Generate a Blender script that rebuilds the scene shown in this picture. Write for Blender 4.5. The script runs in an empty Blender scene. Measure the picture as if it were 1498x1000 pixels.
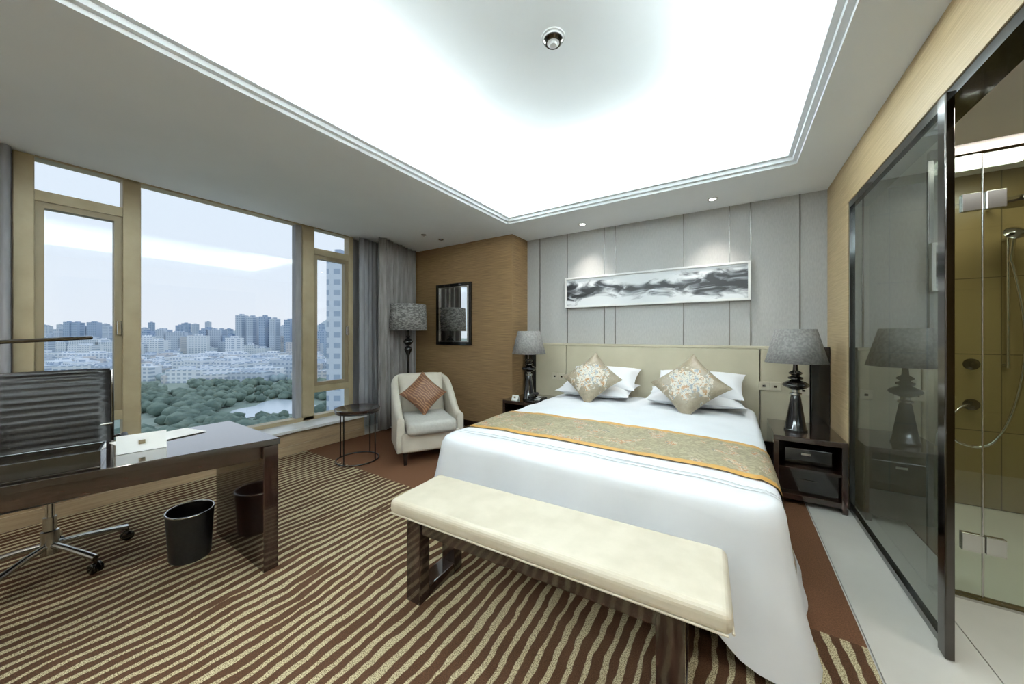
import bpy, math, random, bmesh
from mathutils import Vector, Matrix, noise
random.seed(7)
S=bpy.context.scene
try:
    S.view_settings.view_transform='Standard'
    S.view_settings.look='None'
except Exception as e: print(e)
def C(r,g,b):
    f=lambda v:(v/255/12.92) if v/255<=.04045 else ((v/255+.055)/1.055)**2.4
    return (f(r),f(g),f(b),1)
TH=math.radians(32.7); sT,cT=math.sin(TH),math.cos(TH); H=1.35
# ------------------------------------------------------------ materials
def base(name):
    m=bpy.data.materials.new(name); m.use_nodes=True
    nt=m.node_tree; b=nt.nodes['Principled BSDF']
    return m,nt,b
def ramp(nt,fac,stops,interp='LINEAR'):
    r=nt.nodes.new('ShaderNodeValToRGB'); r.color_ramp.interpolation=interp
    e=r.color_ramp.elements
    while len(e)<len(stops): e.new(.5)
    for i,(p,c) in enumerate(stops): e[i].position=p; e[i].color=c
    nt.links.new(fac,r.inputs[0]); return r.outputs[0]
def coords(nt,world,stretch=(1,1,1)):
    mp=nt.nodes.new('ShaderNodeMapping'); mp.inputs['Scale'].default_value=stretch
    if world:
        g=nt.nodes.new('ShaderNodeNewGeometry'); nt.links.new(g.outputs['Position'],mp.inputs[0])
    else:
        g=nt.nodes.new('ShaderNodeTexCoord'); nt.links.new(g.outputs['Object'],mp.inputs[0])
    return mp.outputs[0]
def nz(nt,vec,scale,detail=3,dist=0):
    n=nt.nodes.new('ShaderNodeTexNoise'); n.inputs['Scale'].default_value=scale
    n.inputs['Detail'].default_value=detail; n.inputs['Distortion'].default_value=dist
    nt.links.new(vec,n.inputs['Vector']); return n.outputs[0]
def mth(nt,op,a,b=None,c=None):
    n=nt.nodes.new('ShaderNodeMath'); n.operation=op
    for i,v in enumerate((a,b,c)):
        if v is None: continue
        if isinstance(v,(int,float)): n.inputs[i].default_value=v
        else: nt.links.new(v,n.inputs[i])
    return n.outputs[0]
def mixc(nt,f,a,b):
    n=nt.nodes.new('ShaderNodeMix'); n.data_type='RGBA'
    for i,v in ((0,f),(6,a),(7,b)):
        if isinstance(v,(tuple,float,int)): n.inputs[i].default_value=v
        else: nt.links.new(v,n.inputs[i])
    return n.outputs[2]
def bump(nt,b,h,st,dist=.01):
    n=nt.nodes.new('ShaderNodeBump'); n.inputs['Strength'].default_value=st; n.inputs['Distance'].default_value=dist
    nt.links.new(h,n.inputs['Height']); nt.links.new(n.outputs[0],b.inputs['Normal'])
def mat(name,c1,c2=None,rough=.5,metal=0,scale=5,stretch=(1,1,1),lo=.35,hi=.65,bm=0,world=False,spec=.5,coat=0,detail=4):
    m,nt,b=base(name)
    if c2 is None: c2=tuple(min(1,x*1.08) for x in c1[:3])+(1,)
    v=coords(nt,world,stretch); n=nz(nt,v,scale,detail)
    nt.links.new(ramp(nt,n,[(lo,c1),(hi,c2)]),b.inputs['Base Color'])
    b.inputs['Roughness'].default_value=rough; b.inputs['Metallic'].default_value=metal
    b.inputs['Specular IOR Level'].default_value=spec; b.inputs['Coat Weight'].default_value=coat
    b.inputs['Coat Roughness'].default_value=.04
    if bm: bump(nt,b,n,bm)
    return m
def glassmat(name,tint,f0,f1,pw,film=None,ff=.3):
    m=bpy.data.materials.new(name); m.use_nodes=True; nt=m.node_tree; nt.nodes.clear()
    o=nt.nodes.new('ShaderNodeOutputMaterial'); t=nt.nodes.new('ShaderNodeBsdfTransparent'); g=nt.nodes.new('ShaderNodeBsdfGlossy')
    t.inputs[0].default_value=tint; g.inputs['Roughness'].default_value=.01; g.inputs[0].default_value=(.93,.97,.96,1)
    mx=nt.nodes.new('ShaderNodeMixShader'); lw=nt.nodes.new('ShaderNodeLayerWeight')
    f=mth(nt,'MULTIPLY_ADD',mth(nt,'POWER',lw.outputs['Facing'],pw),f1,f0)
    src=t.outputs[0]
    if film:
        d=nt.nodes.new('ShaderNodeBsdfDiffuse'); m2=nt.nodes.new('ShaderNodeMixShader'); m2.inputs[0].default_value=ff
        n=nz(nt,coords(nt,True,(3,3,70)),3,3); nt.links.new(ramp(nt,n,[(.3,film),(.7,tuple(x*1.35 for x in film[:3])+(1,))]),d.inputs[0])
        nt.links.new(src,m2.inputs[1]); nt.links.new(d.outputs[0],m2.inputs[2]); src=m2.outputs[0]
    nt.links.new(f,mx.inputs[0]); nt.links.new(src,mx.inputs[1]); nt.links.new(g.outputs[0],mx.inputs[2])
    nt.links.new(mx.outputs[0],o.inputs[0]); return m
M={}
M['ceil']=mat('ceiling_paint',C(232,235,237),C(235,238,240),rough=.9,world=True,scale=2)
M['wallw']=mat('wall_paint',C(205,203,198),rough=.9,world=True,scale=2)
M['straw']=mat('grasscloth_wallpaper',C(116,90,60),C(158,128,88),rough=.6,world=True,scale=3,stretch=(1.2,1.2,60),lo=.3,hi=.7,bm=.15)
M['lightwood']=mat('light_oak_panel',C(172,148,110),C(196,172,132),rough=.5,world=True,scale=3,stretch=(1.2,1.2,50),lo=.3,hi=.7)
M['fabricw']=mat('grey_fabric_wallcovering',C(172,171,169),C(184,183,181),rough=.85,world=True,scale=4,stretch=(25,25,6),lo=.3,hi=.7,bm=.03)
M['chrome']=mat('brushed_steel',C(196,195,192),rough=.18,metal=1)
M['satin']=mat('satin_steel_seam',C(120,117,112),rough=.35,metal=.8)
M['darkmetal']=mat('dark_chrome',C(84,80,76),rough=.12,metal=1)
M['ebony']=mat('macassar_ebony',C(22,14,12),C(62,40,32),rough=.14,scale=3,stretch=(26,26,2),lo=.35,hi=.75,coat=.8)
M['ebonyx']=mat('macassar_ebony_h',C(22,14,12),C(62,40,32),rough=.12,scale=3,stretch=(30,2,30),lo=.35,hi=.75,coat=.8)
M['black']=mat('black_lacquer',C(14,13,13),C(20,19,19),rough=.12,coat=.5)
M['leatherb']=mat('black_leather',C(20,19,20),C(32,31,32),rough=.38,scale=60,bm=.1)
M['gold']=mat('bronze_frame',C(162,148,118),C(174,160,130),rough=.45,metal=.15)
M['golddk']=mat('bronze_frame_dark',C(134,121,95),rough=.45,metal=.15)
M['curt']=mat('taupe_curtain',C(128,124,122),C(158,154,152),rough=.8,scale=2,stretch=(10,10,1.2))
M['curtl']=mat('grey_curtain',C(142,143,147),C(160,161,165),rough=.85,scale=2,stretch=(10,10,1.2))
M['sill']=mat('white_stone',C(214,216,216),C(226,228,228),rough=.25,world=True)
M['tan']=mat('tan_wood_base',C(152,130,102),C(170,148,118),rough=.4,world=True,stretch=(20,1,20))
M['marble']=mat('cream_marble',C(198,194,186),C(216,212,204),rough=.12,world=True,scale=1.5,detail=8,lo=.3,hi=.7)
M['white']=mat('white_cotton',C(232,234,238),C(238,240,244),rough=.8,scale=3,bm=.05)
M['khaki']=mat('khaki_leather',C(186,178,154),C(196,188,164),rough=.42,scale=3)
M['khaki2']=mat('khaki_fabric',C(150,140,105),rough=.8)
M['cream']=mat('cream_leather',C(200,190,170),C(210,200,181),rough=.38,scale=9,bm=.12)
M['cream2']=mat('cream_upholstery',C(198,191,177),C(208,201,187),rough=.6,scale=6)
M['seatg']=mat('grey_seat_upholstery',C(184,182,175),C(194,192,185),rough=.8,scale=40)
M['shade']=mat('grey_linen_shade',C(118,115,113),C(138,135,132),rough=.85,scale=14,stretch=(4,4,4),lo=.4,hi=.6,bm=.05)
M['shade2']=mat('textured_shade',C(96,94,92),C(160,158,154),rough=.85,scale=26,stretch=(1,1,3),lo=.42,hi=.58)
M['paper']=mat('paper',C(240,240,238),rough=.7)
M['plastic']=mat('white_plastic',C(190,190,188),rough=.4)
M['framew']=mat('silver_white_frame',C(224,224,222),rough=.35)
M['socket']=mat('champagne_socket',C(196,188,168),rough=.35)
M['grass']=mat('park_grass',C(134,150,140),C(160,172,160),rough=1,world=True,scale=.02)
M['tree']=mat('tree_foliage',C(94,113,104),C(128,145,132),rough=1,world=True,scale=.12,lo=.4,hi=.6)  # green paled and cooled: some distance haze is painted in
M['treef']=mat('tree_foliage_hazy',C(146,166,172),C(170,186,192),rough=1,world=True,scale=.08)  # stronger haze painted into the far foliage colour
M['water']=mat('lake_water',C(206,216,224),rough=.25,world=True,scale=.01)
M['hill']=mat('hazy_hill',C(200,212,225),C(206,218,230),rough=1,world=True,scale=.002)  # distance haze painted into the hill colour
M['winglass']=glassmat('window_glass',(.98,.99,1,1),.045,.35,3)
M['showglass']=glassmat('shower_glass',(.86,.91,.85,1),.07,.45,3)
M['smoked']=glassmat('smoked_glass',(.30,.33,.30,1),.10,.7,3.5,film=(.08,.085,.07,1),ff=.45)
m,nt,b=base('mirror_silver'); b.inputs['Metallic'].default_value=1; b.inputs['Roughness'].default_value=.02; b.inputs['Base Color'].default_value=(.85,.88,.88,1); M['mirror']=m
# tile
m,nt,b=base('olive_wall_tile')
v=coords(nt,True); br=nt.nodes.new('ShaderNodeTexBrick'); br.offset=0
sp=nt.nodes.new('ShaderNodeSeparateXYZ'); nt.links.new(v,sp.inputs[0])
cb=nt.nodes.new('ShaderNodeCombineXYZ'); nt.links.new(mth(nt,'ADD',sp.outputs[0],sp.outputs[1]),cb.inputs[0]); nt.links.new(sp.outputs[2],cb.inputs[1])
nt.links.new(cb.outputs[0],br.inputs['Vector']); br.inputs['Scale'].default_value=1
br.inputs['Brick Width'].default_value=.6; br.inputs['Row Height'].default_value=.6; br.inputs['Mortar Size'].default_value=.004
br.inputs['Color1'].default_value=C(142,124,84); br.inputs['Color2'].default_value=C(136,118,78); br.inputs['Mortar'].default_value=C(96,84,58)
nt.links.new(br.outputs[0],b.inputs['Base Color']); b.inputs['Roughness'].default_value=.25; M['tile']=m
# carpet
m,nt,b=base('striped_carpet')
v=coords(nt,True); sp=nt.nodes.new('ShaderNodeSeparateXYZ'); nt.links.new(v,sp.inputs[0])
wob=nz(nt,coords(nt,True,(1,1,1)),1.3,2); wob2=nz(nt,coords(nt,True,(1,1,1)),11,3)
x=mth(nt,'MULTIPLY_ADD',wob,.15,sp.outputs[0]); x=mth(nt,'MULTIPLY_ADD',wob2,.026,x)
s=mth(nt,'SINE',mth(nt,'MULTIPLY',x,2*math.pi/.062))
wid=nz(nt,coords(nt,True,(6,1.5,1)),1.8,2)
s=mth(nt,'ADD',s,mth(nt,'MULTIPLY_ADD',wid,2.8,-1.6))
fac=ramp(nt,s,[(.0,(0,0,0,1)),(.25,(1,1,1,1))])
spk=nz(nt,v,230,2)
beige=ramp(nt,spk,[(.40,C(112,98,70)),(.56,C(194,182,150))])
brown=ramp(nt,spk,[(.3,C(58,39,28)),(.7,C(92,64,45))])
st=mixc(nt,fac,brown,beige)
plain=ramp(nt,nz(nt,v,160,3),[(.3,C(84,56,39)),(.7,C(112,78,56))])
isb=mth(nt,'GREATER_THAN',sp.outputs[1],2.07)
nt.links.new(mixc(nt,isb,st,plain),b.inputs['Base Color']); b.inputs['Roughness'].default_value=.95; b.inputs['Specular IOR Level'].default_value=.1
bump(nt,b,spk,.4,.004); M['carpet']=m
# runner
m,nt,b=base('floral_brocade_runner')
v=coords(nt,True); sp=nt.nodes.new('ShaderNodeSeparateXYZ'); nt.links.new(v,sp.inputs[0])
n1=nz(nt,v,5,3,1.5); n2=nz(nt,v,24,4,2)
col=ramp(nt,n2,[(.42,C(134,126,102)),(.5,C(148,139,113)),(.58,C(164,154,127))])
fl=ramp(nt,n1,[(.55,(0,0,0,1)),(.59,(1,1,1,1))])
flc=ramp(nt,n2,[(.42,C(164,110,68)),(.50,C(200,188,166)),(.60,C(118,116,106))])
col=mixc(nt,fl,col,flc)
dd=mth(nt,'ABSOLUTE',mth(nt,'SUBTRACT',sp.outputs[1],2.38)); isg=mth(nt,'GREATER_THAN',dd,.258)
nt.links.new(mixc(nt,isg,col,C(192,146,76)),b.inputs['Base Color']); b.inputs['Roughness'].default_value=.42; M['runner']=m
# floral pillow
m,nt,b=base('floral_satin')
g=nt.nodes.new('ShaderNodeTexGradient'); g.gradient_type='SPHERICAL'
mp=coords(nt,False,(4.2,4.2,0)); nt.links.new(mp,g.inputs[0]); v=coords(nt,False)
n1=nz(nt,v,15,4,1.2); n2=nz(nt,v,34,3,1)
f=ramp(nt,mth(nt,'ADD',g.outputs[1],mth(nt,'MULTIPLY_ADD',n1,1.9,-.95)),[(.32,(0,0,0,1)),(.38,(1,1,1,1))])
fc=ramp(nt,n2,[(.38,C(132,140,146)),(.46,C(206,200,186)),(.54,C(210,202,188)),(.60,C(158,118,76))])
bc=ramp(nt,n2,[(.3,C(130,119,100)),(.7,C(154,142,121))])
nt.links.new(mixc(nt,f,bc,fc),b.inputs['Base Color']); b.inputs['Roughness'].default_value=.35; M['floral']=m
# zebra
m,nt,b=base('rust_wave_fabric')
w=nt.nodes.new('ShaderNodeTexWave'); w.inputs['Scale'].default_value=11; w.inputs['Distortion'].default_value=9; w.inputs['Detail Scale'].default_value=.8
nt.links.new(coords(nt,False),w.inputs[0])
nt.links.new(ramp(nt,w.outputs[1],[(.62,C(98,62,40)),(.85,C(142,106,76))]),b.inputs['Base Color']); b.inputs['Roughness'].default_value=.5; M['zebra']=m
# painting
m,nt,b=base('ink_wash_painting')
v=coords(nt,True); sp=nt.nodes.new('ShaderNodeSeparateXYZ'); nt.links.new(v,sp.inputs[0])
n1=nz(nt,coords(nt,True,(1.6,1,4)),2.6,9,1.2); n0=nz(nt,coords(nt,True,(1,0,0)),1.7,1)
cen=mth(nt,'MULTIPLY_ADD',n0,.26,1.785)
dz=mth(nt,'ABSOLUTE',mth(nt,'SUBTRACT',sp.outputs[2],cen))
xx=mth(nt,'ABSOLUTE',mth(nt,'ADD',sp.outputs[0],.95))
val=mth(nt,'SUBTRACT',n1,mth(nt,'MULTIPLY',dz,2.6)); val=mth(nt,'ADD',val,mth(nt,'MULTIPLY',xx,.2))
nt.links.new(ramp(nt,val,[(.30,C(222,224,226)),(.40,C(180,182,185)),(.48,C(100,102,106)),(.56,C(20,21,24))]),b.inputs['Base Color']); b.inputs['Roughness'].default_value=.4; M['ink']=m
# buildings
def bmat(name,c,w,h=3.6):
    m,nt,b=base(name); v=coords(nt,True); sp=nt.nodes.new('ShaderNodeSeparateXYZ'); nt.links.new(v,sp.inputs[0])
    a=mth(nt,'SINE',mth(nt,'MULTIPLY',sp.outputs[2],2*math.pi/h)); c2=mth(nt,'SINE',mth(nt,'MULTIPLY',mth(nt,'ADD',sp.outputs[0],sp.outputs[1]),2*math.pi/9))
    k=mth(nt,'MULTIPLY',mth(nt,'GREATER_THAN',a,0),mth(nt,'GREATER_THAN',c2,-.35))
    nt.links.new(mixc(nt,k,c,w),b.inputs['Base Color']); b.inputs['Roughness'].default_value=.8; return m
BM=[bmat('building_white',C(236,240,245),C(176,190,206),5),bmat('building_grey_haze',C(206,215,226),C(162,178,198),6),bmat('building_blue_haze',C(178,194,214),C(136,158,186),7),bmat('building_brown_haze',C(214,212,212),C(172,180,192),5)]  # aerial haze painted into the facades as paler, bluer base colours

# ------------------------------------------------------------ mesh helpers
def link(o,parent=None):
    S.collection.objects.link(o)
    if parent: o.parent=parent
    return o
def empty(name,loc=(0,0,0),rz=0):
    o=bpy.data.objects.new(name,None); o.location=loc; o.rotation_euler=(0,0,rz); o.empty_display_size=.1
    return link(o)
def mesh(name,vs,fs,m,parent=None,smooth=False,loc=None,bevel=0,seg=2,sub=0,solid=0):
    me=bpy.data.meshes.new(name); me.from_pydata([tuple(v) for v in vs],[],fs); me.update()
    me.materials.append(m)
    if smooth:
        for p in me.polygons: p.use_smooth=True
    o=link(bpy.data.objects.new(name,me),parent)
    if loc: o.location=loc
    if solid:
        q=o.modifiers.new('s','SOLIDIFY'); q.thickness=solid; q.offset=0
    if bevel:
        q=o.modifiers.new('b','BEVEL'); q.width=bevel; q.segments=seg; q.limit_method='ANGLE'
    if sub:
        q=o.modifiers.new('ss','SUBSURF'); q.levels=sub; q.render_levels=sub
    return o
def box(name,a,b_,m,parent=None,bevel=0,seg=2,smooth=False):
    c=[(a[i]+b_[i])/2 for i in range(3)]; h=[abs(b_[i]-a[i])/2 for i in range(3)]
    vs=[(sx*h[0],sy*h[1],sz*h[2]) for sx in(-1,1) for sy in(-1,1) for sz in(-1,1)]
    fs=[(0,1,3,2),(4,6,7,5),(0,4,5,1),(2,3,7,6),(0,2,6,4),(1,5,7,3)]
    return mesh(name,vs,fs,m,parent,loc=c,bevel=bevel,seg=seg,smooth=smooth)
def prism(name,poly,z0,z1,m,parent=None,bevel=0):
    n=len(poly); vs=[(x,y,z0) for x,y in poly]+[(x,y,z1) for x,y in poly]
    fs=[tuple(range(n))[::-1],tuple(range(n,2*n))]+[(i,(i+1)%n,n+(i+1)%n,n+i) for i in range(n)]
    return mesh(name,vs,fs,m,parent,bevel=bevel)
def lathe(name,prof,m,parent=None,loc=(0,0,0),seg=40,sx=1,sy=1):
    vs=[];fs=[]
    for r,z in prof:
        for i in range(seg):
            a=2*math.pi*i/seg; vs.append((r*math.cos(a)*sx,r*math.sin(a)*sy,z))
    for k in range(len(prof)-1):
        for i in range(seg):
            j=(i+1)%seg; fs.append((k*seg+i,k*seg+j,(k+1)*seg+j,(k+1)*seg+i))
    if prof[0][0]>1e-4: fs.append(tuple(range(seg))[::-1])
    if prof[-1][0]>1e-4: fs.append(tuple((len(prof)-1)*seg+i for i in range(seg)))
    o=mesh(name,vs,fs,m,parent,smooth=True,loc=loc)
    q=o.modifiers.new('e','EDGE_SPLIT'); q.split_angle=math.radians(40)
    return o
def openlathe(name,prof,m,parent=None,loc=(0,0,0),seg=56):
    vs=[];fs=[]
    for r,z in prof:
        for i in range(seg):
            a=2*math.pi*i/seg; vs.append((r*math.cos(a),r*math.sin(a),z))
    for k in range(len(prof)-1):
        for i in range(seg):
            j=(i+1)%seg; fs.append((k*seg+i,k*seg+j,(k+1)*seg+j,(k+1)*seg+i))
    return mesh(name,vs,fs,m,parent,smooth=True,loc=loc,solid=.004)
def tube(name,pts,r,m,parent=None,smoothc=False,cyc=False):
    cu=bpy.data.curves.new(name,'CURVE'); cu.dimensions='3D'; cu.bevel_depth=r; cu.bevel_resolution=4; cu.use_fill_caps=True
    sp=cu.splines.new('NURBS' if smoothc else 'POLY'); sp.points.add(len(pts)-1)
    for i,p in enumerate(pts): sp.points[i].co=(*p,1)
    if smoothc: sp.order_u=3; sp.use_endpoint_u=True; sp.resolution_u=8
    sp.use_cyclic_u=cyc
    tmp=bpy.data.objects.new(name+'_t',cu); S.collection.objects.link(tmp)
    me=bpy.data.meshes.new_from_object(tmp); bpy.data.objects.remove(tmp)
    me.name=name; me.materials.clear(); me.materials.append(m)
    for p in me.polygons: p.use_smooth=True
    return link(bpy.data.objects.new(name,me),parent)
def ring(name,r,t,z,m,parent,loc=(0,0),sx=1,sy=1):
    return tube(name,[(loc[0]+r*sx*math.cos(a*math.pi/20),loc[1]+r*sy*math.sin(a*math.pi/20),z) for a in range(40)],t,m,parent,cyc=True)
def W(u,v,d):
    a=(u-749)/500; return Vector((d*(-sT+a*cT),d*(cT+a*sT),H+d*(490-v)/500))

# ------------------------------------------------------------ room shell
box('floor',(-4.7,-2.1,-.12),(2.7,4.42,-.014),M['wallw'])
prism('carpet',[(-4.183,-1.99),(.495,-1.99),(.495,4.165),(-2.495,4.165),(-2.495,3.88),(-4.183,3.88)],-.012,0,M['carpet'])
prism('marble_threshold',[(.505,-1.99),(.755,-1.99),(.755,.755),(.885,.755),(.885,3.64),(.755,3.64),(.755,4.165),(.505,4.165)],-.012,0,M['marble'])
box('bathroom_floor',(.89,.21,-.012),(2.59,4.24,0),M['marble'])
Zc=2.72
EX0,EX1,EY0,EY1=-2.33,.44,-1.3,3.53
ce=empty('ceiling')
box('slab_left',(-4.6,-2,Zc),(EX0,4.31,2.79),M['ceil'],ce)
box('slab_right',(EX1,-2,Zc),(.88,4.31,2.79),M['ceil'],ce)
box('slab_far',(EX0,EY1,Zc),(EX1,4.31,2.79),M['ceil'],ce)
box('slab_near',(EX0,-2,Zc),(EX1,EY0,2.79),M['ceil'],ce)
def frame(nm,ins,z0,z1,w):
    a0,a1,b0,b1=EX0+ins,EX1-ins,EY0+ins,EY1-ins
    box(nm+'_l',(a0-w,b0-w,z0),(a0,b1+w,z1),M['ceil'],ce); box(nm+'_r',(a1,b0-w,z0),(a1+w,b1+w,z1),M['ceil'],ce)
    box(nm+'_f',(a0,b1,z0),(a1,b1+w,z1),M['ceil'],ce); box(nm+'_n',(a0,b0-w,z0),(a1,b0,z1),M['ceil'],ce)
frame('step_a',.03,2.745,2.79,.03)
frame('step_b',.06,2.775,2.84,.03)
Zu=3.16; ow=.27
box('tray_top',(EX0-ow,EY0-ow,Zu),(EX1+ow,EY1+ow,Zu+.06),M['ceil'],ce)
box('tray_l',(EX0-ow-.04,EY0-ow,2.79),(EX0-ow,EY1+ow,Zu),M['ceil'],ce)
box('tray_r',(EX1+ow,EY0-ow,2.79),(EX1+ow+.04,EY1+ow,Zu),M['ceil'],ce)
box('tray_f',(EX0-ow,EY1+ow,2.79),(EX1+ow,EY1+ow+.04,Zu),M['ceil'],ce)
box('tray_n',(EX0-ow,EY0-ow-.04,2.79),(EX1+ow,EY0-ow,Zu),M['ceil'],ce)
box('wall_back',(-2.5,4.31,0),(2.7,4.42,3.1),M['fabricw'])
box('wall_alcove',(-4.7,3.9,0),(-2.5,4.42,Zc),M['straw'])
box('baseboard_alcove',(-4.1,3.885,0),(-2.5,3.9,.1),M['ebonyx'])
box('wall_front',(-4.6,-2.1,0),(.88,-2,2.8),M['wallw'])
wl=empty('wall_left')
box('knee',(-4.6,-2,0),(-4.2,2.82,.25),M['tan'],wl)
box('pier_far',(-4.66,2.83,0),(-4.56,3.9,Zc),M['curtl'],wl)
box('pier_near',(-4.66,-2,.25),(-4.56,.13,Zc),M['wallw'],wl)
box('baseboard_left',(-4.2,-2,0),(-4.185,2.82,.1),M['tan'])
box('window_sill',(-4.56,.0,.25),(-4.15,2.84,.285),M['sill'],bevel=.006)
wr=empty('wall_right')
box('pier',(.76,3.65,0),(.88,4.31,Zc),M['lightwood'],wr)
box('header',(.76,.75,2.38),(.88,3.65,Zc),M['lightwood'],wr)
box('near',(.76,-2,0),(.88,.75,Zc),M['lightwood'],wr)
# window
wi=empty('window_1')
fx0,fx1=-4.58,-4.46
for i,(a,b2) in enumerate([(.13,.226),(.673,.784),(2.16,2.30),(2.765,2.83)]):
    box('mullion_%d'%i,(fx0,a,.285),(fx1,b2,Zc),M['gold'],wi,bevel=.006)
box('mullion_edge',(fx0,2.09,.285),(fx1-.03,2.16,Zc),M['curtl'],wi)
box('rail_bottom',(fx0,.226,.285),(fx1,2.765,.33),M['gold'],wi)
box('rail_top',(fx0,.226,2.705),(fx1,2.765,Zc),M['gold'],wi)
for k,(a,b2) in enumerate([(.226,.673),(2.30,2.765)]):
    box('transom_hi%d'%k,(fx0,a,2.38),(fx1,b2,2.46),M['gold'],wi)
    box('transom_lo%d'%k,(fx0,a,.62),(fx1,b2,.70),M['gold'],wi)
    t=.045
    for nm,p,q in (('sl',(a,.70),(a+t,2.38)),('sr',(b2-t,.70),(b2,2.38)),('sb',(a+t,.70),(b2-t,.70+t)),('st',(a+t,2.38-t),(b2-t,2.38))):
        box('sash_%s%d'%(nm,k),(fx0+.02,p[0],p[1]),(fx1-.02,q[0],q[1]),M['golddk'],wi)
    box('catch_%d'%k,(fx1-.02,b2-.035,1.35),(fx1+.02,b2-.01,1.47),M['chrome'],wi,bevel=.004)
mesh('glass',[(-4.52,.2,.3),(-4.52,2.8,.3),(-4.52,2.8,2.7),(-4.52,.2,2.7)],[(0,1,2,3)],M['winglass'],wi)
def curtain(name,p0,p1,z0,z1,folds,amp,m):
    n=folds*10; vs=[];fs=[]; d=(Vector(p1)-Vector(p0)); nn=Vector((-d.y,d.x)).normalized(); L=10
    for k in range(L+1):
        z=z0+(z1-z0)*k/L
        for i in range(n+1):
            t=i/n; p=Vector(p0)+d*t+nn*amp*(math.sin(t*folds*2*math.pi)+.35*math.sin(t*folds*4.6+k*.15))*(1-.25*k/L)
            vs.append((p.x,p.y,z))
    for k in range(L):
        for i in range(n):
            a=k*(n+1)+i; fs.append((a,a+1,a+n+2,a+n+1))
    return mesh(name,vs,fs,m,smooth=True,solid=.006)
curtain('curtain',(-4.12,3.02),(-4.36,3.83),.02,Zc-.005,9,.045,M['curt'])
curtain('curtain',(-4.40,-.75),(-4.40,.12),.30,Zc-.005,9,.035,M['curtl'])
curtain('sheer_curtain',(-4.36,2.86),(-4.46,3.4),.30,Zc-.005,7,.02,M['curtl'])
for i,x in enumerate([-2.293,-1.874,-1.366,-1.227,-.456,-.018,.167,.56]):
    box('trim_%d'%(i+1),(x-.006,4.304,1.24),(x+.006,4.31,Zc),M['satin'])
# headboard
hb=empty('headboard')
xs=[-2.30,-1.84,.24,.62]
for i in range(3):
    box('pad_%d'%i,(xs[i]+.003,4.19,.30),(xs[i+1]-.003,4.25,1.215),M['khaki'],hb,bevel=.008,seg=3)
box('backing',(-2.44,4.25,0),(.70,4.305,1.2),M['ebony'],hb)
box('cap',(-2.34,4.185,1.215),(.64,4.30,1.24),M['khaki'],hb,bevel=.004)
box('post_left',(-2.46,4.17,0),(-2.31,4.25,1.24),M['black'],hb,bevel=.004)
box('post_right',(.625,4.17,0),(.755,4.25,1.24),M['black'],hb,bevel=.004)
for i,(x,z) in enumerate([(-2.0,.80),(-1.9,.80),(.27,.85),(.36,.85),(.57,.83)]):
    s_=box('power_socket',(x-.043,4.178,z-.043),(x+.043,4.189,z+.043),M['socket'],bevel=.004)
    box('slot',(-.012,-.0075,-.01),(.012,-.0055,.01),M['black'],s_)
# painting
pa=empty('painting',(-.86,4.28,1.913))
hw_,hh=1.026,.20
box('canvas',(-hw_+.02,-.012,-hh+.02),(hw_-.02,.018,hh-.02),M['ink'],pa)
for nm,a,b2 in (('f_l',(-hw_,-hh),(-hw_+.022,hh)),('f_r',(hw_-.022,-hh),(hw_,hh)),('f_b',(-hw_+.022,-hh),(hw_-.022,-hh+.022)),('f_t',(-hw_+.022,hh-.022),(hw_-.022,hh))):
    box(nm,(a[0],-.03,a[1]),(b2[0],.02,b2[1]),M['framew'],pa)
# mirror
mi=empty('wall_mirror',(-3.54,3.88,1.665))
hw_,hh=.35,.465
box('glass',(-hw_+.06,-.01,-hh+.06),(hw_-.06,.012,hh-.06),M['mirror'],mi)
def pf(w,t,y0,y1,m_,n,par):
    for nm,a,b2 in (('l',(-w[0],-w[1]),(-w[0]+t,w[1])),('r',(w[0]-t,-w[1]),(w[0],w[1])),('b',(-w[0]+t,-w[1]),(w[0]-t,-w[1]+t)),('t',(-w[0]+t,w[1]-t),(w[0]-t,w[1]))):
        box(n+nm,(a[0],y0,a[1]),(b2[0],y1,b2[1]),m_,par,bevel=.004)
pf((hw_,hh),.045,-.022,.018,M['black'],'frame_',mi)
pf((hw_-.045,hh-.045),.022,-.016,.012,M['chrome'],'inner_',mi)

# ------------------------------------------------------------ bed
cx,hw,y0b,y1b=-.80,.93,1.83,4.13; ZT=.63
PR=[(0,0,0),(.06,.03,.01),(.12,.055,.035),(.2,.07,.09),(.35,.085,.27),(.5,.1,.45),(.65,.12,.62),(.8,.145,.8),(1,.18,1)]
def prof(l):
    for (l0,a0,b0),(l1,a1,b1) in zip(PR,PR[1:]):
        if l<=l1:
            t=(l-l0)/(l1-l0); return a0+(a1-a0)*t,b0+(b1-b0)*t
    return PR[-1][1:]
def ss(a,b,x):
    t=max(0,min(1,(x-a)/(b-a))); return t*t*(3-2*t)
def nzs(x,y): return .009*noise.noise(Vector((x*3,y*3,1)))+.006*noise.noise(Vector((x*11,y*6,5)))
def zt(x,y):
    e=max(abs(x-cx)/hw,0); ey=abs(y-(y0b+y1b)/2)/((y1b-y0b)/2)
    return ZT+.025*(1-min(1,e)**4)*(1-min(1,ey)**6)+nzs(x,y)
def side(x,y,nx,ny,l,extra=0):
    off,dr=prof(l); ff=1-.8*ss(2.9,3.4,y)
    if off>.07: off=.07+(off-.07)*ff
    zh=.015
    if ny<-.3: zh=.015+.24*(1-ss(.62,.98,abs(x-cx)/hw))
    w=(math.sin(8*(x+y))+.5*math.sin(15*(x-y)+1))*.026*l*l*(ff*.8+.2)
    corner=abs(nx*ny)*2
    off+=w+extra+corner*.05*l
    X=x+nx*off; Y=min(4.15,y+ny*off)
    return (X,Y,ZT-(ZT-zh)*dr+nzs(x,y)*(1-l))
pts=[];r=.10
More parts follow.
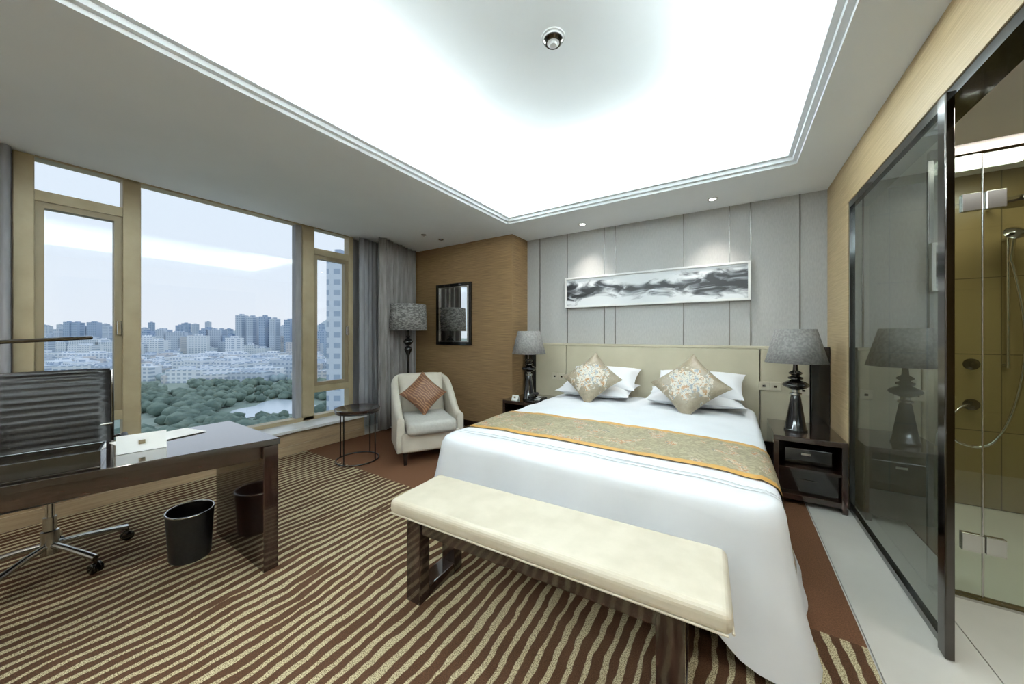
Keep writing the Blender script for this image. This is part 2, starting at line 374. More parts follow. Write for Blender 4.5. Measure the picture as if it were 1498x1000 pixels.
def seg_(x0,y0,x1,y1,nx,ny,n):
    for i in range(n): t=i/n; pts.append((x0+(x1-x0)*t,y0+(y1-y0)*t,nx,ny))
def arc_(ax,ay,a0,n=8):
    for i in range(n):
        a=math.radians(a0+90*i/n); pts.append((ax+r*math.cos(a),ay+r*math.sin(a),math.cos(a),math.sin(a)))
xl,xr=cx-hw,cx+hw
seg_(xr,y0b+r,xr,y1b-r,1,0,60); arc_(xr-r,y1b-r,0); seg_(xr-r,y1b,xl+r,y1b,0,1,40); arc_(xl+r,y1b-r,90)
seg_(xl,y1b-r,xl,y0b+r,-1,0,60); arc_(xl+r,y0b+r,180); seg_(xl+r,y0b,xr-r,y0b,0,-1,48); arc_(xr-r,y0b+r,270)
vs=[];fs=[];n=len(pts); cyy=(y0b+y1b)/2
vs.append((cx,cyy,zt(cx,cyy)))
rows=0
for k in [.08,.2,.32,.44,.56,.66,.76,.85,.92,.97]:
    for p in pts:
        x=cx+(p[0]-cx)*k; y=cyy+(p[1]-cyy)*k; vs.append((x,y,zt(x,y)))
    rows+=1
for l in [0,.03,.06,.09,.12,.16,.2,.27,.35,.43,.5,.58,.65,.73,.8,.9,1]:
    for p in pts: vs.append(side(*p,l))
    rows+=1
for i in range(n): fs.append((0,1+i,1+(i+1)%n))
for k in range(rows-1):
    for i in range(n):
        j=(i+1)%n; fs.append((1+k*n+i,1+(k+1)*n+i,1+(k+1)*n+j,1+k*n+j))
bed=empty('bed')
mesh('duvet',vs,fs,M['white'],bed,smooth=True)
box('base',(cx-.92,1.80,.09),(cx+.92,4.14,.32),M['khaki2'],bed,bevel=.015)
box('mattress',(cx-.91,1.86,.32),(cx+.91,4.14,.60),M['white'],bed,bevel=.04,seg=3)
for i,(x,y) in enumerate([(-.85,1.88),(.85,1.88),(-.85,4.05),(.85,4.05)]):
    lathe('leg_%d'%i,[(.025,0),(.035,.09)],M['black'],bed,(cx+x,y,0),16)
def strip(name,ya,yb,lm,ex,m,ny_=10,parent=None):
    rowsv=[]
    for j in range(ny_+1):
        y=ya+(yb-ya)*j/ny_; row=[]
        ls=[lm*i/14 for i in range(14,-1,-1)]
        for l in ls: row.append(side(xl,y,-1,0,l,ex))
        q=row[-1]; row[-1]=(q[0]+ex,q[1],q[2]+ex)
        for i in range(1,40):
            x=xl+2*hw*i/40; row.append((x,y,zt(x,y)+ex))
        for l in ls[::-1]: row.append(side(xr,y,1,0,l,ex))
        q=row[54]; row[54]=(q[0]-ex,q[1],q[2]+ex)
        for a in range(len(row)):
            if a<15 or a>=54:
                q=row[a]; row[a]=(q[0],q[1],q[2]+ex*.6)
        rowsv.append(row)
    m_=len(rowsv[0]); v=[p for r_ in rowsv for p in r_]; f=[]
    for j in range(ny_):
        for i in range(m_-1):
            a=j*m_+i; f.append((a,a+1,a+m_+1,a+m_))
    return mesh(name,v,f,m,parent,smooth=True)
strip('bed_runner',2.07,2.69,.72,.008,M['runner'],18)
M['stitch']=mat('grey_stitch',C(178,178,178),rough=.8)
strip('stitch_a',1.93,1.936,.9,.0035,M['stitch'],1,bed); strip('stitch_b',1.965,1.971,.9,.0035,M['stitch'],1,bed)
def pillow(name,w,h,t,m,Mx,parent=None,n=22,pinch=.07):
    vs=[];fs=[]
    for sgn in (1,-1):
        for j in range(n+1):
            for i in range(n+1):
                u=-1+2*i/n; v=-1+2*j/n
                th=max(0,(1-abs(u)**2.6))*max(0,(1-abs(v)**2.6)); th=th**.55
                x=u*w/2*(1-pinch*(1-v*v)); y=v*h/2*(1-pinch*(1-u*u))
                z=sgn*t/2*th*(1+.16*noise.noise(Vector((u*2.4,v*2.4,sgn*3+w*7))))
                vs.append((x,y,z))
    N=(n+1)*(n+1)
    for s_ in range(2):
        for j in range(n):
            for i in range(n):
                a=s_*N+j*(n+1)+i; q=(a,a+1,a+n+2,a+n+1); fs.append(q if s_==0 else q[::-1])
    o=mesh(name,vs,fs,m,parent,smooth=True); o.matrix_local=Mx
    return o
def T(x,y,z,tilt,yaw=0,spin=0):
    return Matrix.Translation((x,y,z))@Matrix.Rotation(math.radians(yaw),4,'Z')@Matrix.Rotation(math.radians(tilt),4,'X')@Matrix.Rotation(math.radians(spin),4,'Z')
for x,s_ in ((-1.30,-2),(-.32,2)):
    pillow('pillow',.84,.50,.15,M['white'],T(x,3.84,.745,8,s_))
    pillow('pillow',.80,.50,.16,M['white'],T(x+.03,3.93,.86,22,s_*-1.5))
pillow('throw_pillow',.47,.47,.15,M['floral'],T(-1.28,3.59,.885,55,4,45),pinch=.1)
pillow('throw_pillow',.49,.49,.15,M['floral'],T(-.33,3.55,.885,55,-6,45),pinch=.1)

# ------------------------------------------------------------ bench
be=empty('bed_bench',(-.757,1.385,0),math.radians(3.2))
box('cushion',(-.755,-.195,.42),(.755,.195,.50),M['cream'],be,bevel=.03,seg=5)
tube('piping',[(-.74,-.194,.432),(.74,-.194,.432)],.004,M['cream'],be)
tube('piping_end',[(.754,-.18,.432),(.754,.18,.432)],.004,M['cream'],be)
box('apron_f',(-.62,-.16,.35),(.62,-.11,.42),M['ebonyx'],be,bevel=.003)
box('apron_b',(-.62,.11,.35),(.62,.16,.42),M['ebonyx'],be,bevel=.003)
for i,x in enumerate((-.65,.53)):
    box('leg_f%d'%i,(x,-.17,0),(x+.09,-.10,.42),M['ebony'],be,bevel=.003)
    box('leg_b%d'%i,(x,.10,0),(x+.09,.17,.42),M['ebony'],be,bevel=.003)
    box('foot_%d'%i,(x,-.10,0),(x+.09,.10,.06),M['ebony'],be,bevel=.003)
    box('top_%d'%i,(x,-.10,.35),(x+.09,.10,.42),M['ebony'],be,bevel=.003)

# ------------------------------------------------------------ nightstands
def nightstand(x0,x1,y0,y1):
    o=empty('nightstand',((x0+x1)/2,(y0+y1)/2,0)); w=(x1-x0)/2; d=(y1-y0)/2
    box('top',(-w,-d,.50),(w,d,.54),M['ebonyx'],o,bevel=.003)
    box('side_l',(-w,-d,.0),(-w+.035,d,.50),M['ebony'],o,bevel=.002); box('side_r',(w-.035,-d,0),(w,d,.50),M['ebony'],o,bevel=.002)
    box('back',(-w+.035,d-.02,.05),(w-.035,d,.50),M['ebony'],o)
    box('bottom',(-w+.035,-d+.01,.04),(w-.035,d-.02,.08),M['ebonyx'],o)
    box('shelf',(-w+.035,-d+.02,.27),(w-.035,d-.02,.29),M['ebonyx'],o)
    box('drawer',(-w+.04,-d+.06,.085),(w-.04,d-.03,.262),M['black'],o,bevel=.004)
    box('handle',(-.05,-d+.052,.19),(.05,-d+.06,.196),M['darkmetal'],o)
    box('safe',(-.14,-d+.14,.295),(.16,d-.06,.42),M['black'],o,bevel=.006)
    box('label',(-.03,-d+.135,.37),(.03,-d+.14,.385),M['socket'],o)
    return o
nightstand(.29,.735,3.50,4.15)
nightstand(-2.42,-1.93,3.55,4.15)
def table_lamp(x,y,z):
    o=empty('table_lamp',(x,y,z))
    lathe('base',[(0,0),(.078,0),(.08,.012),(.074,.02),(.05,.18),(.034,.29),(.03,.30)],M['black'],o)
    lathe('collar',[(.03,.30),(.042,.305),(.042,.318),(.026,.325),(.026,.345)],M['chrome'],o)
    lathe('bulb',[(.03,.345)]+[(.03+.062*math.sin(math.pi*k/12),.345+.085*k/12) for k in range(1,12)]+[(.03,.43)],M['black'],o)
    lathe('disc',[(.026,.43),(.05,.438),(.052,.452),(.03,.462),(.03,.47),(.046,.48),(.046,.492),(.02,.51),(.014,.60),(.014,.70)],M['darkmetal'],o)
    openlathe('shade',[(.212,.575),(.138,.86)],M['shade'],o)
    ring('spider',.134,.003,.845,M['chrome'],o)
    tube('spider_bar',[(-.134,0,.845),(.134,0,.845)],.003,M['chrome'],o)
    tube('stem',[(0,0,.7),(0,0,.86)],.006,M['chrome'],o)
    return o
table_lamp(.46,3.76,.54); table_lamp(-2.16,3.76,.54)
fl=empty('floor_lamp',(-4.02,3.42,0))
lathe('base',[(0,0),(.15,0),(.15,.02),(.03,.035),(.018,.06),(.018,1.05),(.03,1.07),(.03,1.08),(.045,1.11),(.055,1.14),(.045,1.17),(.022,1.19),(.022,1.2),(.045,1.215),(.068,1.245),(.068,1.26),(.045,1.29),(.02,1.31),(.035,1.33),(.012,1.35),(.012,1.6)],M['black'],fl)
openlathe('shade',[(.270,1.42),(.254,1.80)],M['shade2'],fl)
tube('spider_bar',[(-.252,0,1.78),(.252,0,1.78)],.003,M['chrome'],fl)
tube('stem',[(0,0,1.6),(0,0,1.79)],.006,M['chrome'],fl)
ph=empty('telephone',(-1.99,3.66,.54),math.radians(-10))
mesh('body',[(-.09,-.09,0),(.09,-.09,0),(.09,.09,0),(-.09,.09,0),(-.09,-.09,.02),(.09,-.09,.02),(.09,.09,.06),(-.09,.09,.06)],[(3,2,1,0),(4,5,6,7),(0,1,5,4),(1,2,6,5),(2,3,7,6),(3,0,4,7)],M['black'],ph,bevel=.006)
tube('handset',[(-.055,-.085,.055),(-.06,-.05,.075),(-.06,.05,.09),(-.055,.085,.085)],.018,M['leatherb'],ph,smoothc=True)
for i in range(3):
    for j in range(3): box('key',(0+.025*i,-.05+.03*j,.034+.013*j),(.018+.025*i,-.03+.03*j,.04+.013*j),M['plastic'],ph)
def tent(name,loc,rz,w,h,d):
    o=empty(name,loc,rz)
    mesh('card',[(-w/2,-d,0),(w/2,-d,0),(w/2,0,h),(-w/2,0,h),(w/2,d,0),(-w/2,d,0)],[(0,1,2,3),(3,2,4,5)],M['paper'],o,solid=.002)
    box('logo',(-.012,-d*.55-.006,h*.42),(.012,-d*.55-.002,h*.42+.02),M['golddk'],o)
    return o
tent('tent_card',(-2.27,3.62,.541),0,.09,.06,.03)

# ------------------------------------------------------------ armchair
ac=empty('armchair',(-2.97,2.78,0),math.radians(58))
box('base',(-.31,-.36,.13),(.31,.36,.33),M['cream2'],ac,bevel=.03,seg=4)
box('seat',(-.262,-.42,.31),(.262,.24,.455),M['seatg'],ac,bevel=.05,seg=5,smooth=True)
path=[]
w_,fy,by,rr=.315,-.33,.36,.20
for i in range(8): path.append((-w_,fy+(by-rr-fy)*i/8,-1,0))
for i in range(9): a=math.pi-i*math.pi/16; path.append((-w_+rr+rr*math.cos(a),by-rr+rr*math.sin(a),math.cos(a),math.sin(a)))
for i in range(1,5): path.append((-w_+rr+(2*w_-2*rr)*i/5,by,0,1))
for i in range(9): a=math.pi/2-i*math.pi/16; path.append((w_-rr+rr*math.cos(a),by-rr+rr*math.sin(a),math.cos(a),math.sin(a)))
for i in range(1,9): path.append((w_,by-rr+(fy-by+rr)*i/8,1,0))
vs=[];fs=[];t=.04
for (x,y,nx,ny) in path:
    k=(y-fy)/(by-fy); hz=.50+.37*ss(.1,.98,k); lean=.10*ss(.4,1,k)
    prof_=[(t,.13),(t,.3),(t,hz*.75),(t,hz-.03),(t*.5,hz),(-t*.5,hz),(-t,hz-.03),(-t,hz*.75),(-t,.3),(-t,.13)]
    for o_,z in prof_:
        vs.append((x+nx*o_,y+ny*o_+lean*max(0,(z-.3))/.6,z))
P=10
for i in range(len(path)-1):
    for k in range(P):
        a=i*P+k; b2=i*P+(k+1)%P; fs.append((a,b2,b2+P,a+P))
fs.append(tuple(range(P))[::-1]); fs.append(tuple((len(path)-1)*P+k for k in range(P)))
mesh('back_and_arms',vs,fs,M['cream2'],ac,smooth=True,bevel=.012,seg=3)
pillow('back_cushion',.52,.50,.16,M['cream2'],T(0,.24,.64,74),ac,pinch=.0)
for i,(x,y) in enumerate([(-.27,-.31),(.27,-.31),(-.27,.30),(.27,.30)]):
    mesh('leg_%d'%i,[(x-.015,y-.015,0),(x+.015,y-.015,0),(x+.015,y+.015,0),(x-.015,y+.015,0),(x-.025,y-.025,.13),(x+.025,y-.025,.13),(x+.025,y+.025,.13),(x-.025,y+.025,.13)],[(3,2,1,0),(4,5,6,7),(0,1,5,4),(1,2,6,5),(2,3,7,6),(3,0,4,7)],M['black'],ac)
pc=Matrix.Translation((-2.97,2.78,0))@Matrix.Rotation(math.radians(58),4,'Z')@T(-.02,.02,.68,64,-6,45)
pillow('throw_pillow',.38,.38,.13,M['zebra'],pc,pinch=.1)
stb=empty('side_table',(-3.42,2.22,0))
lathe('top',[(0,.53),(.215,.53),(.225,.535),(.23,.56),(.225,.565),(.215,.562),(0,.562)],M['ebony'],stb,seg=56)
ring('band',.215,.008,.525,M['black'],stb)
ring('foot_ring',.215,.008,.009,M['black'],stb)
for i in range(4):
    a=math.radians(20+90*i); x,y=.215*math.cos(a),.215*math.sin(a); tube('rod_%d'%i,[(x,y,.009),(x,y,.53)],.007,M['black'],stb)

# ------------------------------------------------------------ desk
de=empty('desk')
fr=lambda y:-2.22-.22*(.95-y)/.95
M['desktop']=mat('dark_gloss_top',C(24,19,18),C(44,34,31),rough=.08,scale=3,stretch=(24,2,1),coat=1)
prism('top',[(fr(.95),.95),(-2.97,.95),(-2.97,-.75),(fr(-.75),-.75)],.715,.75,M['desktop'],de,.003)
prism('apron_front',[(fr(.86)-.02,.865),(fr(.86)-.045,.865),(fr(-.7)-.045,-.7),(fr(-.7)-.02,-.7)],.64,.714,M['ebonyx'],de,.003)
prism('apron_back',[(-2.90,.865),(-2.93,.865),(-2.93,-.7),(-2.90,-.7)],.64,.714,M['ebonyx'],de,.003)
box('leg_panel',(-2.95,.87,0),(fr(.9),.945,.714),M['ebony'],de,bevel=.003)
box('leg_panel_b',(-2.95,-.745,0),(fr(-.7),-.67,.714),M['ebony'],de,bevel=.003)
lt=empty('leather_tray',(-2.53,.15,.75),math.radians(-12))
for nm,a,b2 in (('bottom',(-.10,-.17,0),(.10,.17,.01)),('side_a',(-.10,-.17,.01),(-.09,.17,.08)),('side_b',(.09,-.17,.01),(.10,.17,.08)),('side_c',(-.09,-.17,.01),(.09,-.16,.08)),('side_d',(-.09,.16,.01),(.09,.17,.08)),('contents',(-.085,-.155,.01),(.085,.155,.06))):
    box(nm,a,b2,M['black'],lt,bevel=.002)
tent('tent_card',(-2.60,.46,.751),math.radians(80),.18,.085,.035)
pp=empty('papers',(-2.82,.52,.75),math.radians(6))
for i in range(4):
    q=box('sheet_%d'%i,(-.11+.004*i,-.12+.03*i,.001+.0012*i),(.10+.004*i,.13+.03*i,.002+.0012*i),M['paper'],pp); q.rotation_euler=(0,0,.04*i)
box('desk_blotter',(-2.93,-.16,.7502),(-2.68,.33,.756),M['leatherb'],bevel=.002)
dl=empty('desk_lamp',(-2.82,-.30,.75))
lathe('base',[(0,0),(.09,0),(.09,.012),(.012,.02)],M['darkmetal'],dl)
tube('post',[(0,0,.02),(0,0,.55)],.009,M['darkmetal'],dl)
mesh('bar',[(-.02,-.06,.53),(.02,-.06,.53),(.02,.62,.578),(-.02,.62,.578),(-.02,-.06,.55),(.02,-.06,.55),(.02,.62,.596),(-.02,.62,.596)],[(3,2,1,0),(4,5,6,7),(0,1,5,4),(1,2,6,5),(2,3,7,6),(3,0,4,7)],M['darkmetal'],dl,bevel=.006)
tr=empty('trash_can',(-2.80,.70,0))
lathe('bin',[(0,.0),(.10,.0),(.102,.012),(.118,.28),(.114,.28),(.098,.02),(0,.02)],M['leatherb'],tr,sx=1.1,sy=.95)
ring('rim',.116,.005,.28,M['chrome'],tr,sx=1.1,sy=.95)

# ------------------------------------------------------------ office chair
oc=empty('office_chair',(-3.32,.22,0),math.radians(84))
ctrl=[(-.27,.455),(-.24,.485),(-.1,.492),(.08,.48),(.17,.485),(.225,.53),(.25,.62),(.27,.80),(.30,.98),(.335,1.12)]
def cat(P,n=14):
    out=[]
    for i in range(len(P)-1):
        p0=Vector(P[max(i-1,0)]);p1=Vector(P[i]);p2=Vector(P[i+1]);p3=Vector(P[min(i+2,len(P)-1)])
        for k in range(n):
            t=k/n; out.append(.5*((2*p1)+(-p0+p2)*t+(2*p0-5*p1+4*p2-p3)*t*t+(-p0+3*p1-3*p2+p3)*t**3))
    out.append(Vector(P[-1])); return out
pth=cat(ctrl); s=0; vs=[];fs=[]; Wn=8
ring_=2*(Wn+1)
for i,p in enumerate(pth):
    if i: s+=(p-pth[i-1]).length
    tg=(pth[min(i+1,len(pth)-1)]-pth[max(i-1,0)]).normalized(); nn=Vector((-tg.y,tg.x))
    th=.012+.012*abs(math.sin(s/.042*math.pi))**.6
    hwid=.235
    for k in range(Wn+1):
        x=-hwid+2*hwid*k/Wn; e=1-abs(x/hwid)**8; vs.append((x,p.x+nn.x*th*e,p.y+nn.y*th*e))
    for k in range(Wn,-1,-1):
        x=-hwid+2*hwid*k/Wn; e=1-abs(x/hwid)**8; vs.append((x,p.x-nn.x*th*e*.7,p.y-nn.y*th*e*.7))
for i in range(len(pth)-1):
    for k in range(ring_):
        a=i*ring_+k; b2=i*ring_+(k+1)%ring_; fs.append((a,b2,b2+ring_,a+ring_))
fs.append(tuple(range(ring_))[::-1]); fs.append(tuple((len(pth)-1)*ring_+k for k in range(ring_)))
mesh('ribbed_seat_back',vs,fs,M['leatherb'],oc,smooth=True)
for sx in (-1,1):
    tube('rail_%d'%sx,[(sx*.243,p.x,p.y) for p in pth[::4]],.009,M['darkmetal'],oc)
    tube('arm_%d'%sx,[(sx*.25,-.15,.48),(sx*.29,-.16,.56),(sx*.29,-.12,.66),(sx*.29,.08,.685),(sx*.28,.24,.67),(sx*.25,.26,.66)],.010,M['chrome'],oc,smoothc=True)
    tube('pad_%d'%sx,[(sx*.29,-.11,.675),(sx*.29,.10,.695)],.016,M['leatherb'],oc)
tube('cross_f',[(-.243,-.05,.47),(.243,-.05,.47)],.012,M['chrome'],oc); tube('cross_b',[(-.243,.26,.75),(.243,.26,.75)],.010,M['chrome'],oc)
box('mechanism',(-.07,-.09,.42),(.07,.09,.468),M['darkmetal'],oc,bevel=.01)
lathe('column',[(.035,.09),(.035,.22),(.026,.225),(.026,.30),(.018,.30),(.018,.42)],M['chrome'],oc,seg=24)
for i in range(5):
    a=math.radians(72*i+14); ca,sa=math.cos(a),math.sin(a)
    tube('spoke_%d'%i,[(0,0,.14),(.12*ca,.12*sa,.125),(.31*ca,.31*sa,.085)],.017,M['chrome'],oc)
    X,Y=.31*ca,.31*sa
    tube('fork_%d'%i,[(X,Y,.09),(X,Y,.05)],.009,M['darkmetal'],oc)
    for s_ in (-1,1):
        ox,oy=-sa*.014*s_,ca*.014*s_
        cu=lathe('wheel_%d%d'%(i,s_),[(0,-.009),(.024,-.009),(.029,-.005),(.029,.005),(.024,.009),(0,.009)],M['black'],oc,seg=24)
        cu.location=(X+ox,Y+oy,.0295); cu.rotation_euler=(math.pi/2,0,a)
# ------------------------------------------------------------ ceiling fittings
sd=empty('smoke_detector',(-.91,1.88,Zu))
lathe('body',[(0,-.055),(.02,-.055),(.025,-.045),(.045,-.04),(.055,-.03),(.06,-.012),(.07,-.01),(.07,0),(0,0)],M['plastic'],sd)
lathe('vent',[(.046,-.042),(.058,-.03),(.058,-.022),(.046,-.022)],M['darkmetal'],sd)
lathe('sprinkler_cover',[(0,-.012),(.055,-.012),(.06,-.006),(.06,0),(0,0)],M['socket'],None,(-.07,3.09,Zu))
for x,y in ((-3.53,3.27),(-3.5,3.57)):
    lathe('ceiling_sprinkler',[(0,-.02),(.012,-.02),(.014,-.006),(.035,-.005),(.035,0),(0,0)],M['chrome'],None,(x,y,Zc),24)
M['led']=bpy.data.materials.new('led_glow'); M['led'].use_nodes=True
b=M['led'].node_tree.nodes['Principled BSDF']; b.inputs['Emission Color'].default_value=(1,.97,.9,1); b.inputs['Emission Strength'].default_value=12
def light(name,typ,loc,energy,col=(1,1,1),rot=(0,0,0),**k):
    l=bpy.data.lights.new(name,typ); l.energy=energy; l.color=col
    for a,v in k.items(): setattr(l,a,v)
    o=bpy.data.objects.new(name,l); o.location=loc; o.rotation_euler=rot; return link(o)
dls=[(-1.55,4.03),(-.16,3.99),(-3.4,-.6),(-3.4,-1.5),(-1.6,-1.65),(0,-1.65),(.6,-.6)]  # first two wash the bed wall; the rest are unseen, added as fill
for i,(x,y) in enumerate(dls):
    o=empty('downlight_or_fill',(x,y,Zc))
    lathe('trim',[(.03,-.002),(.045,-.006),(.05,-.001),(.05,0),(.03,0)],M['plastic'],o,seg=28)
    lathe('lens',[(0,-.003),(.03,-.003),(.03,-.001),(0,-.001)],M['led'],o,seg=24)
    if i<2: light('spot_or_fill_lamp','SPOT',(x,y,Zc-.02),36,(1,.95,.87),(math.radians(7),0,0),spot_size=math.radians(78),spot_blend=.9,shadow_soft_size=.03)
    else: light('spot_or_fill_lamp','SPOT',(x,y,Zc-.02),58,(1,.96,.90),(0,0,0),spot_size=math.radians(140),spot_blend=1,shadow_soft_size=.06)  # added fill spot, out of view
cc=(.87,.98,.99); E=40; UP=math.pi; ph_=math.radians(-10)
lx=EX0-.14; rx=EX1+.14; ny=EY0-.14; fy_=EY1+.14; LY=EY1-EY0; LX=EX1-EX0
light('cove_left','AREA',(lx,(EY0+EY1)/2,2.81),E*LY,cc,(UP,ph_,0),shape='RECTANGLE',size=.06,size_y=LY)
light('cove_right','AREA',(rx,(EY0+EY1)/2,2.81),E*LY,cc,(UP,-ph_,0),shape='RECTANGLE',size=.06,size_y=LY)
light('cove_far','AREA',((EX0+EX1)/2,fy_,2.81),E*LX,cc,(UP+ph_,0,0),shape='RECTANGLE',size=LX,size_y=.06)
light('cove_near','AREA',((EX0+EX1)/2,ny,2.81),E*LX,cc,(UP-ph_,0,0),shape='RECTANGLE',size=LX,size_y=.06)

# ------------------------------------------------------------ glass partition & bathroom
gp=empty('glass_partition')
box('rail_top',(.765,.76,2.33),(.875,3.64,2.38),M['black'],gp)
box('rail_bottom',(.765,2.23,.002),(.795,3.645,.035),M['black'],gp)
box('post_far',(.765,3.61,.035),(.795,3.645,2.33),M['black'],gp)
box('post_near',(.748,2.17,.002),(.776,2.235,2.36),M['darkmetal'],gp,bevel=.004)
mesh('pane',[(.78,2.23,.03),(.78,3.62,.03),(.78,3.62,2.34),(.78,2.23,2.34)],[(0,1,2,3)],M['smoked'],gp)
box('wall_bath_right',(2.6,.1,0),(2.7,4.31,2.7),M['tile'])
box('wall_bath_near',(.88,.1,0),(2.6,.2,2.7),M['tile'])
box('wall_bath_back',(.88,4.25,0),(2.6,4.31,2.7),M['tile'])
box('ceiling_bath',(.88,.1,2.62),(2.7,4.31,2.7),M['ceil'])
se=empty('shower_enclosure')
Y=2.75
box('header',(.89,Y-.02,2.28),(2.59,Y+.02,2.33),M['darkmetal'],se)
box('wall_channel',(.885,Y-.012,.01),(.905,Y+.012,2.28),M['chrome'],se)
box('sill',(.89,Y-.03,.0),(2.59,Y+.03,.012),M['chrome'],se)
mesh('fixed_glass',[(.905,Y,.012),(1.068,Y,.012),(1.068,Y,2.28),(.905,Y,2.28)],[(0,1,2,3)],M['showglass'],se,solid=.008)
mesh('door_glass',[(1.078,Y,.02),(1.85,Y,.02),(1.85,Y,2.27),(1.078,Y,2.27)],[(0,1,2,3)],M['showglass'],se,solid=.008)
for i,z in enumerate((.29,2.03)):
    box('hinge_a%d'%i,(1.0,Y-.014,z-.045),(1.066,Y+.014,z+.045),M['chrome'],se,bevel=.003)
    box('hinge_b%d'%i,(1.08,Y-.014,z-.045),(1.145,Y+.014,z+.045),M['chrome'],se,bevel=.003)
    tube('hinge_pin%d'%i,[(1.073,Y,z-.04),(1.073,Y,z+.04)],.010,M['chrome'],se)
tube('seal',[(1.073,Y,.02),(1.073,Y,2.27)],.004,M['chrome'],se)
sh=empty('shower_set',(1.70,4.2,0))
tube('rail',[(.06,0,1.1),(.06,0,2.1)],.010,M['chrome'],sh)
for i,z in enumerate((1.12,2.08)): tube('bracket_%d'%i,[(.06,0,z),(.06,.05,z)],.012,M['chrome'],sh)
tube('hose',[(.05,-.05,1.93),(.10,-.06,1.6),(.12,-.06,1.2),(.06,-.06,.75),(-.05,-.06,.48),(-.22,-.06,.50),(-.26,-.05,.62),(-.20,-.02,.78),(-.12,.03,.80)],.010,M['chrome'],sh,smoothc=True)
tube('hand_handle',[(.05,-.05,1.90),(.045,-.10,2.08)],.013,M['chrome'],sh)
h_=lathe('hand_head',[(0,-.012),(.05,-.012),(.055,0),(.02,.02),(0,.022)],M['chrome'],sh); h_.location=(.045,-.11,2.10); h_.rotation_euler=(math.radians(60),0,0)
tube('arm',[(-.02,.05,2.32),(-.02,-.25,2.34),(-.02,-.36,2.30)],.011,M['chrome'],sh,smoothc=True)
lathe('rain_head',[(0,2.30),(.02,2.30),(.03,2.275),(.11,2.265),(.11,2.25),(0,2.25)],M['darkmetal'],sh,(-.02,-.36,0))
for i,(x,z) in enumerate(((-.10,1.12),(-.10,.80),(.2,1.12),(.2,.95))):
    k=lathe('valve_%d'%i,[(0,0),(.045,0),(.045,.008),(.025,.012),(.022,.05),(0,.052)],M['darkmetal'],sh); k.location=(x,.05,z); k.rotation_euler=(math.radians(90),0,0)
light('bath_lamp','AREA',(1.5,1.7,2.6),17,(1,.99,.94),(0,0,0),size=.5)
light('shower_lamp','AREA',(1.6,3.5,2.6),14,(1,.97,.88),(0,0,0),size=.4)

# ------------------------------------------------------------ outside
G=-60
cv=empty('city_skyline')
mesh('ground',[(-6000,-5000,G),(-30,-5000,G),(-30,6000,G),(-6000,6000,G)],[(0,1,2,3)],M['grass'],cv)
vs=[];n=40
cxl=W(404,0,285)
for i in range(n):
    a=2*math.pi*i/n; rr_=1+.25*math.sin(3*a)+.1*math.sin(5*a+1)
    vs.append((cxl.x+36*rr_*math.cos(a),cxl.y+28*rr_*math.sin(a),G+.5))
mesh('lake',vs,[tuple(range(n))],M['water'],cv)
def blobs(name,items,m):
    bm=bmesh.new()
    for p,r_ in items:
        mt=Matrix.Translation(p)@Matrix.Diagonal((r_,r_,r_*.8,1))
        bmesh.ops.create_icosphere(bm,subdivisions=1,radius=1,matrix=mt)
    for v in bm.verts:
        v.co+=Vector((random.uniform(-1,1),random.uniform(-1,1),random.uniform(-1,1)))*.8
    me=bpy.data.meshes.new(name); bm.to_mesh(me); bm.free(); me.materials.append(m)
    for p in me.polygons: p.use_smooth=True
    link(bpy.data.objects.new(name,me),cv)
it=[]
while len(it)<1500:
    u=random.uniform(-120,560); d=random.uniform(190,430); p=W(u,0,d)
    if (Vector((p.x,p.y))-Vector((cxl.x,cxl.y))).length<42: continue
    if noise.noise(Vector((p.x*.012,p.y*.012,0)))<-.3: continue
    r_=random.uniform(3,6.5); it.append((Vector((p.x,p.y,G+r_*.7)),r_))
blobs('park_trees',it,M['tree'])
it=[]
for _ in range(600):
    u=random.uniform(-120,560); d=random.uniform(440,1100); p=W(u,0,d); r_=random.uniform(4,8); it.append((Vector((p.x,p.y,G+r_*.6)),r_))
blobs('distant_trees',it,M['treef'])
groups=[([],[]) for _ in BM]
def bld(u,d,w,dp,top,k,rot=0):
    p=W(u,0,d); vs,fs=groups[k]; ca,sa=math.cos(rot),math.sin(rot)
    def add(w,dp,z0,z1):
        o=len(vs)
        for z in (z0,z1):
            for x,y in ((-w,-dp),(w,-dp),(w,dp),(-w,dp)): vs.append((p.x+(x*ca-y*sa)/2,p.y+(x*sa+y*ca)/2,z))
        fs.extend([(o,o+3,o+2,o+1),(o+4,o+5,o+6,o+7),(o,o+1,o+5,o+4),(o+1,o+2,o+6,o+5),(o+2,o+3,o+7,o+6),(o+3,o,o+4,o+7)])
    add(w,dp,G,top); add(w*.4,dp*.4,top,top+4)
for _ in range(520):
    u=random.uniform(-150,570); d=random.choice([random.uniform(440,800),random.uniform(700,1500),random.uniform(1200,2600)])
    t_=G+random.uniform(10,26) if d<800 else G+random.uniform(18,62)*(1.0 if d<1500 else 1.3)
    bld(u,d,random.uniform(20,56),random.uniform(14,30),t_,random.choice([0,0,0,1,3]) if d<1300 else random.choice([1,1,2,3]),TH+random.uniform(-.5,.5))
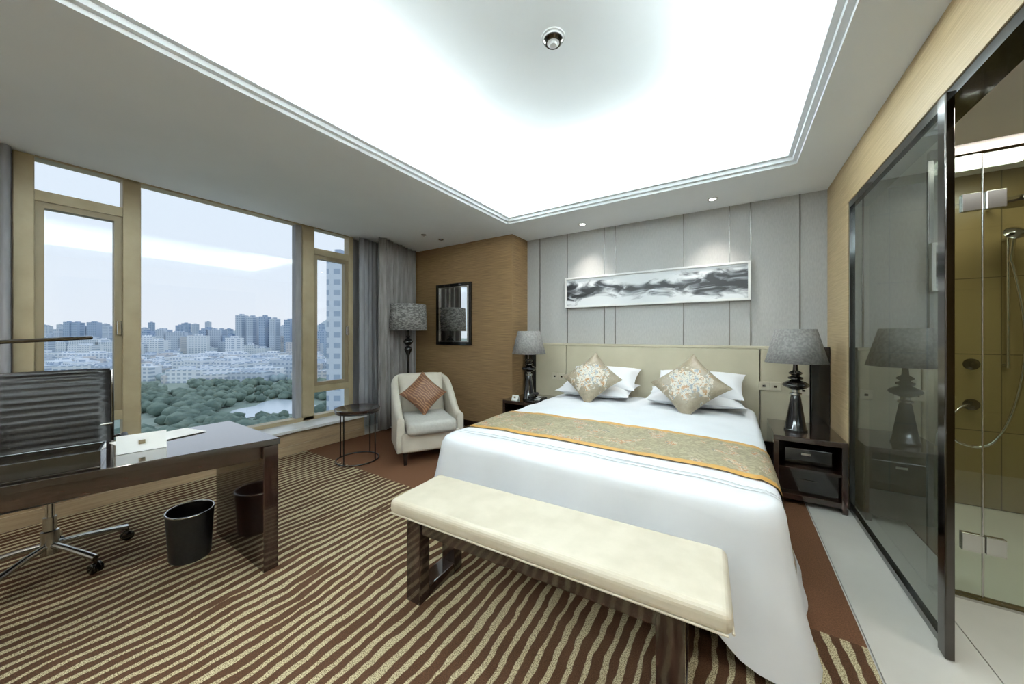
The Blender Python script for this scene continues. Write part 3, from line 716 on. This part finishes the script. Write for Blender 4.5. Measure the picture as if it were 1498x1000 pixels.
for _ in range(70):
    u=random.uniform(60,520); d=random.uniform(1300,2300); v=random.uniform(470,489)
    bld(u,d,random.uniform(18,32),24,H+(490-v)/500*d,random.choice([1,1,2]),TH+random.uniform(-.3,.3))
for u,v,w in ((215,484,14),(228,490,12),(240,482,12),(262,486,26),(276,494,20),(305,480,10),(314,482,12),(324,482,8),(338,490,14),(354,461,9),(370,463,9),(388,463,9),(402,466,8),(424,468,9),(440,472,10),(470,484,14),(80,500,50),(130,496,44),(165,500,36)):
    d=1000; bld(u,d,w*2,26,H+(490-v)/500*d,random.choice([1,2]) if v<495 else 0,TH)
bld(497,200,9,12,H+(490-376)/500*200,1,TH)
for i,(v_,f_) in enumerate(groups):
    mesh('city_buildings',v_,f_,BM[i],cv)
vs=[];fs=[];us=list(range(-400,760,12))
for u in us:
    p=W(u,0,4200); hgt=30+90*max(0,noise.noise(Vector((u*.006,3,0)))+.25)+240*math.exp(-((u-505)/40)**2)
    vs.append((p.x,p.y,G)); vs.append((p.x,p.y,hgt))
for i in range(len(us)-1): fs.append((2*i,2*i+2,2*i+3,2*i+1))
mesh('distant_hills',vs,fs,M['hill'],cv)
# ------------------------------------------------------------ world
w=bpy.data.worlds.new('overcast_sky'); S.world=w; w.use_nodes=True; nt=w.node_tree; bg=nt.nodes['Background']
tc=nt.nodes.new('ShaderNodeTexCoord'); sp=nt.nodes.new('ShaderNodeSeparateXYZ'); nt.links.new(tc.outputs['Generated'],sp.inputs[0])
cl=nz(nt,tc.outputs['Generated'],2.5,4)
f=mth(nt,'ADD',sp.outputs[2],mth(nt,'MULTIPLY_ADD',cl,.16,-.08))
nt.links.new(ramp(nt,f,[(0,C(214,220,228)),(.12,C(210,220,231)),(.5,C(208,222,236)),(1,C(198,218,238))]),bg.inputs[0]); bg.inputs[1].default_value=1.25
# ------------------------------------------------------------ camera
cam=bpy.data.cameras.new('camera'); co=bpy.data.objects.new('camera',cam); S.collection.objects.link(co)
cam.sensor_width=36; cam.lens=500/1498*36; cam.shift_y=-10/1498; cam.clip_start=.03; cam.clip_end=9000
co.location=(0,0,H); co.rotation_euler=(math.pi/2,0,TH); S.camera=co
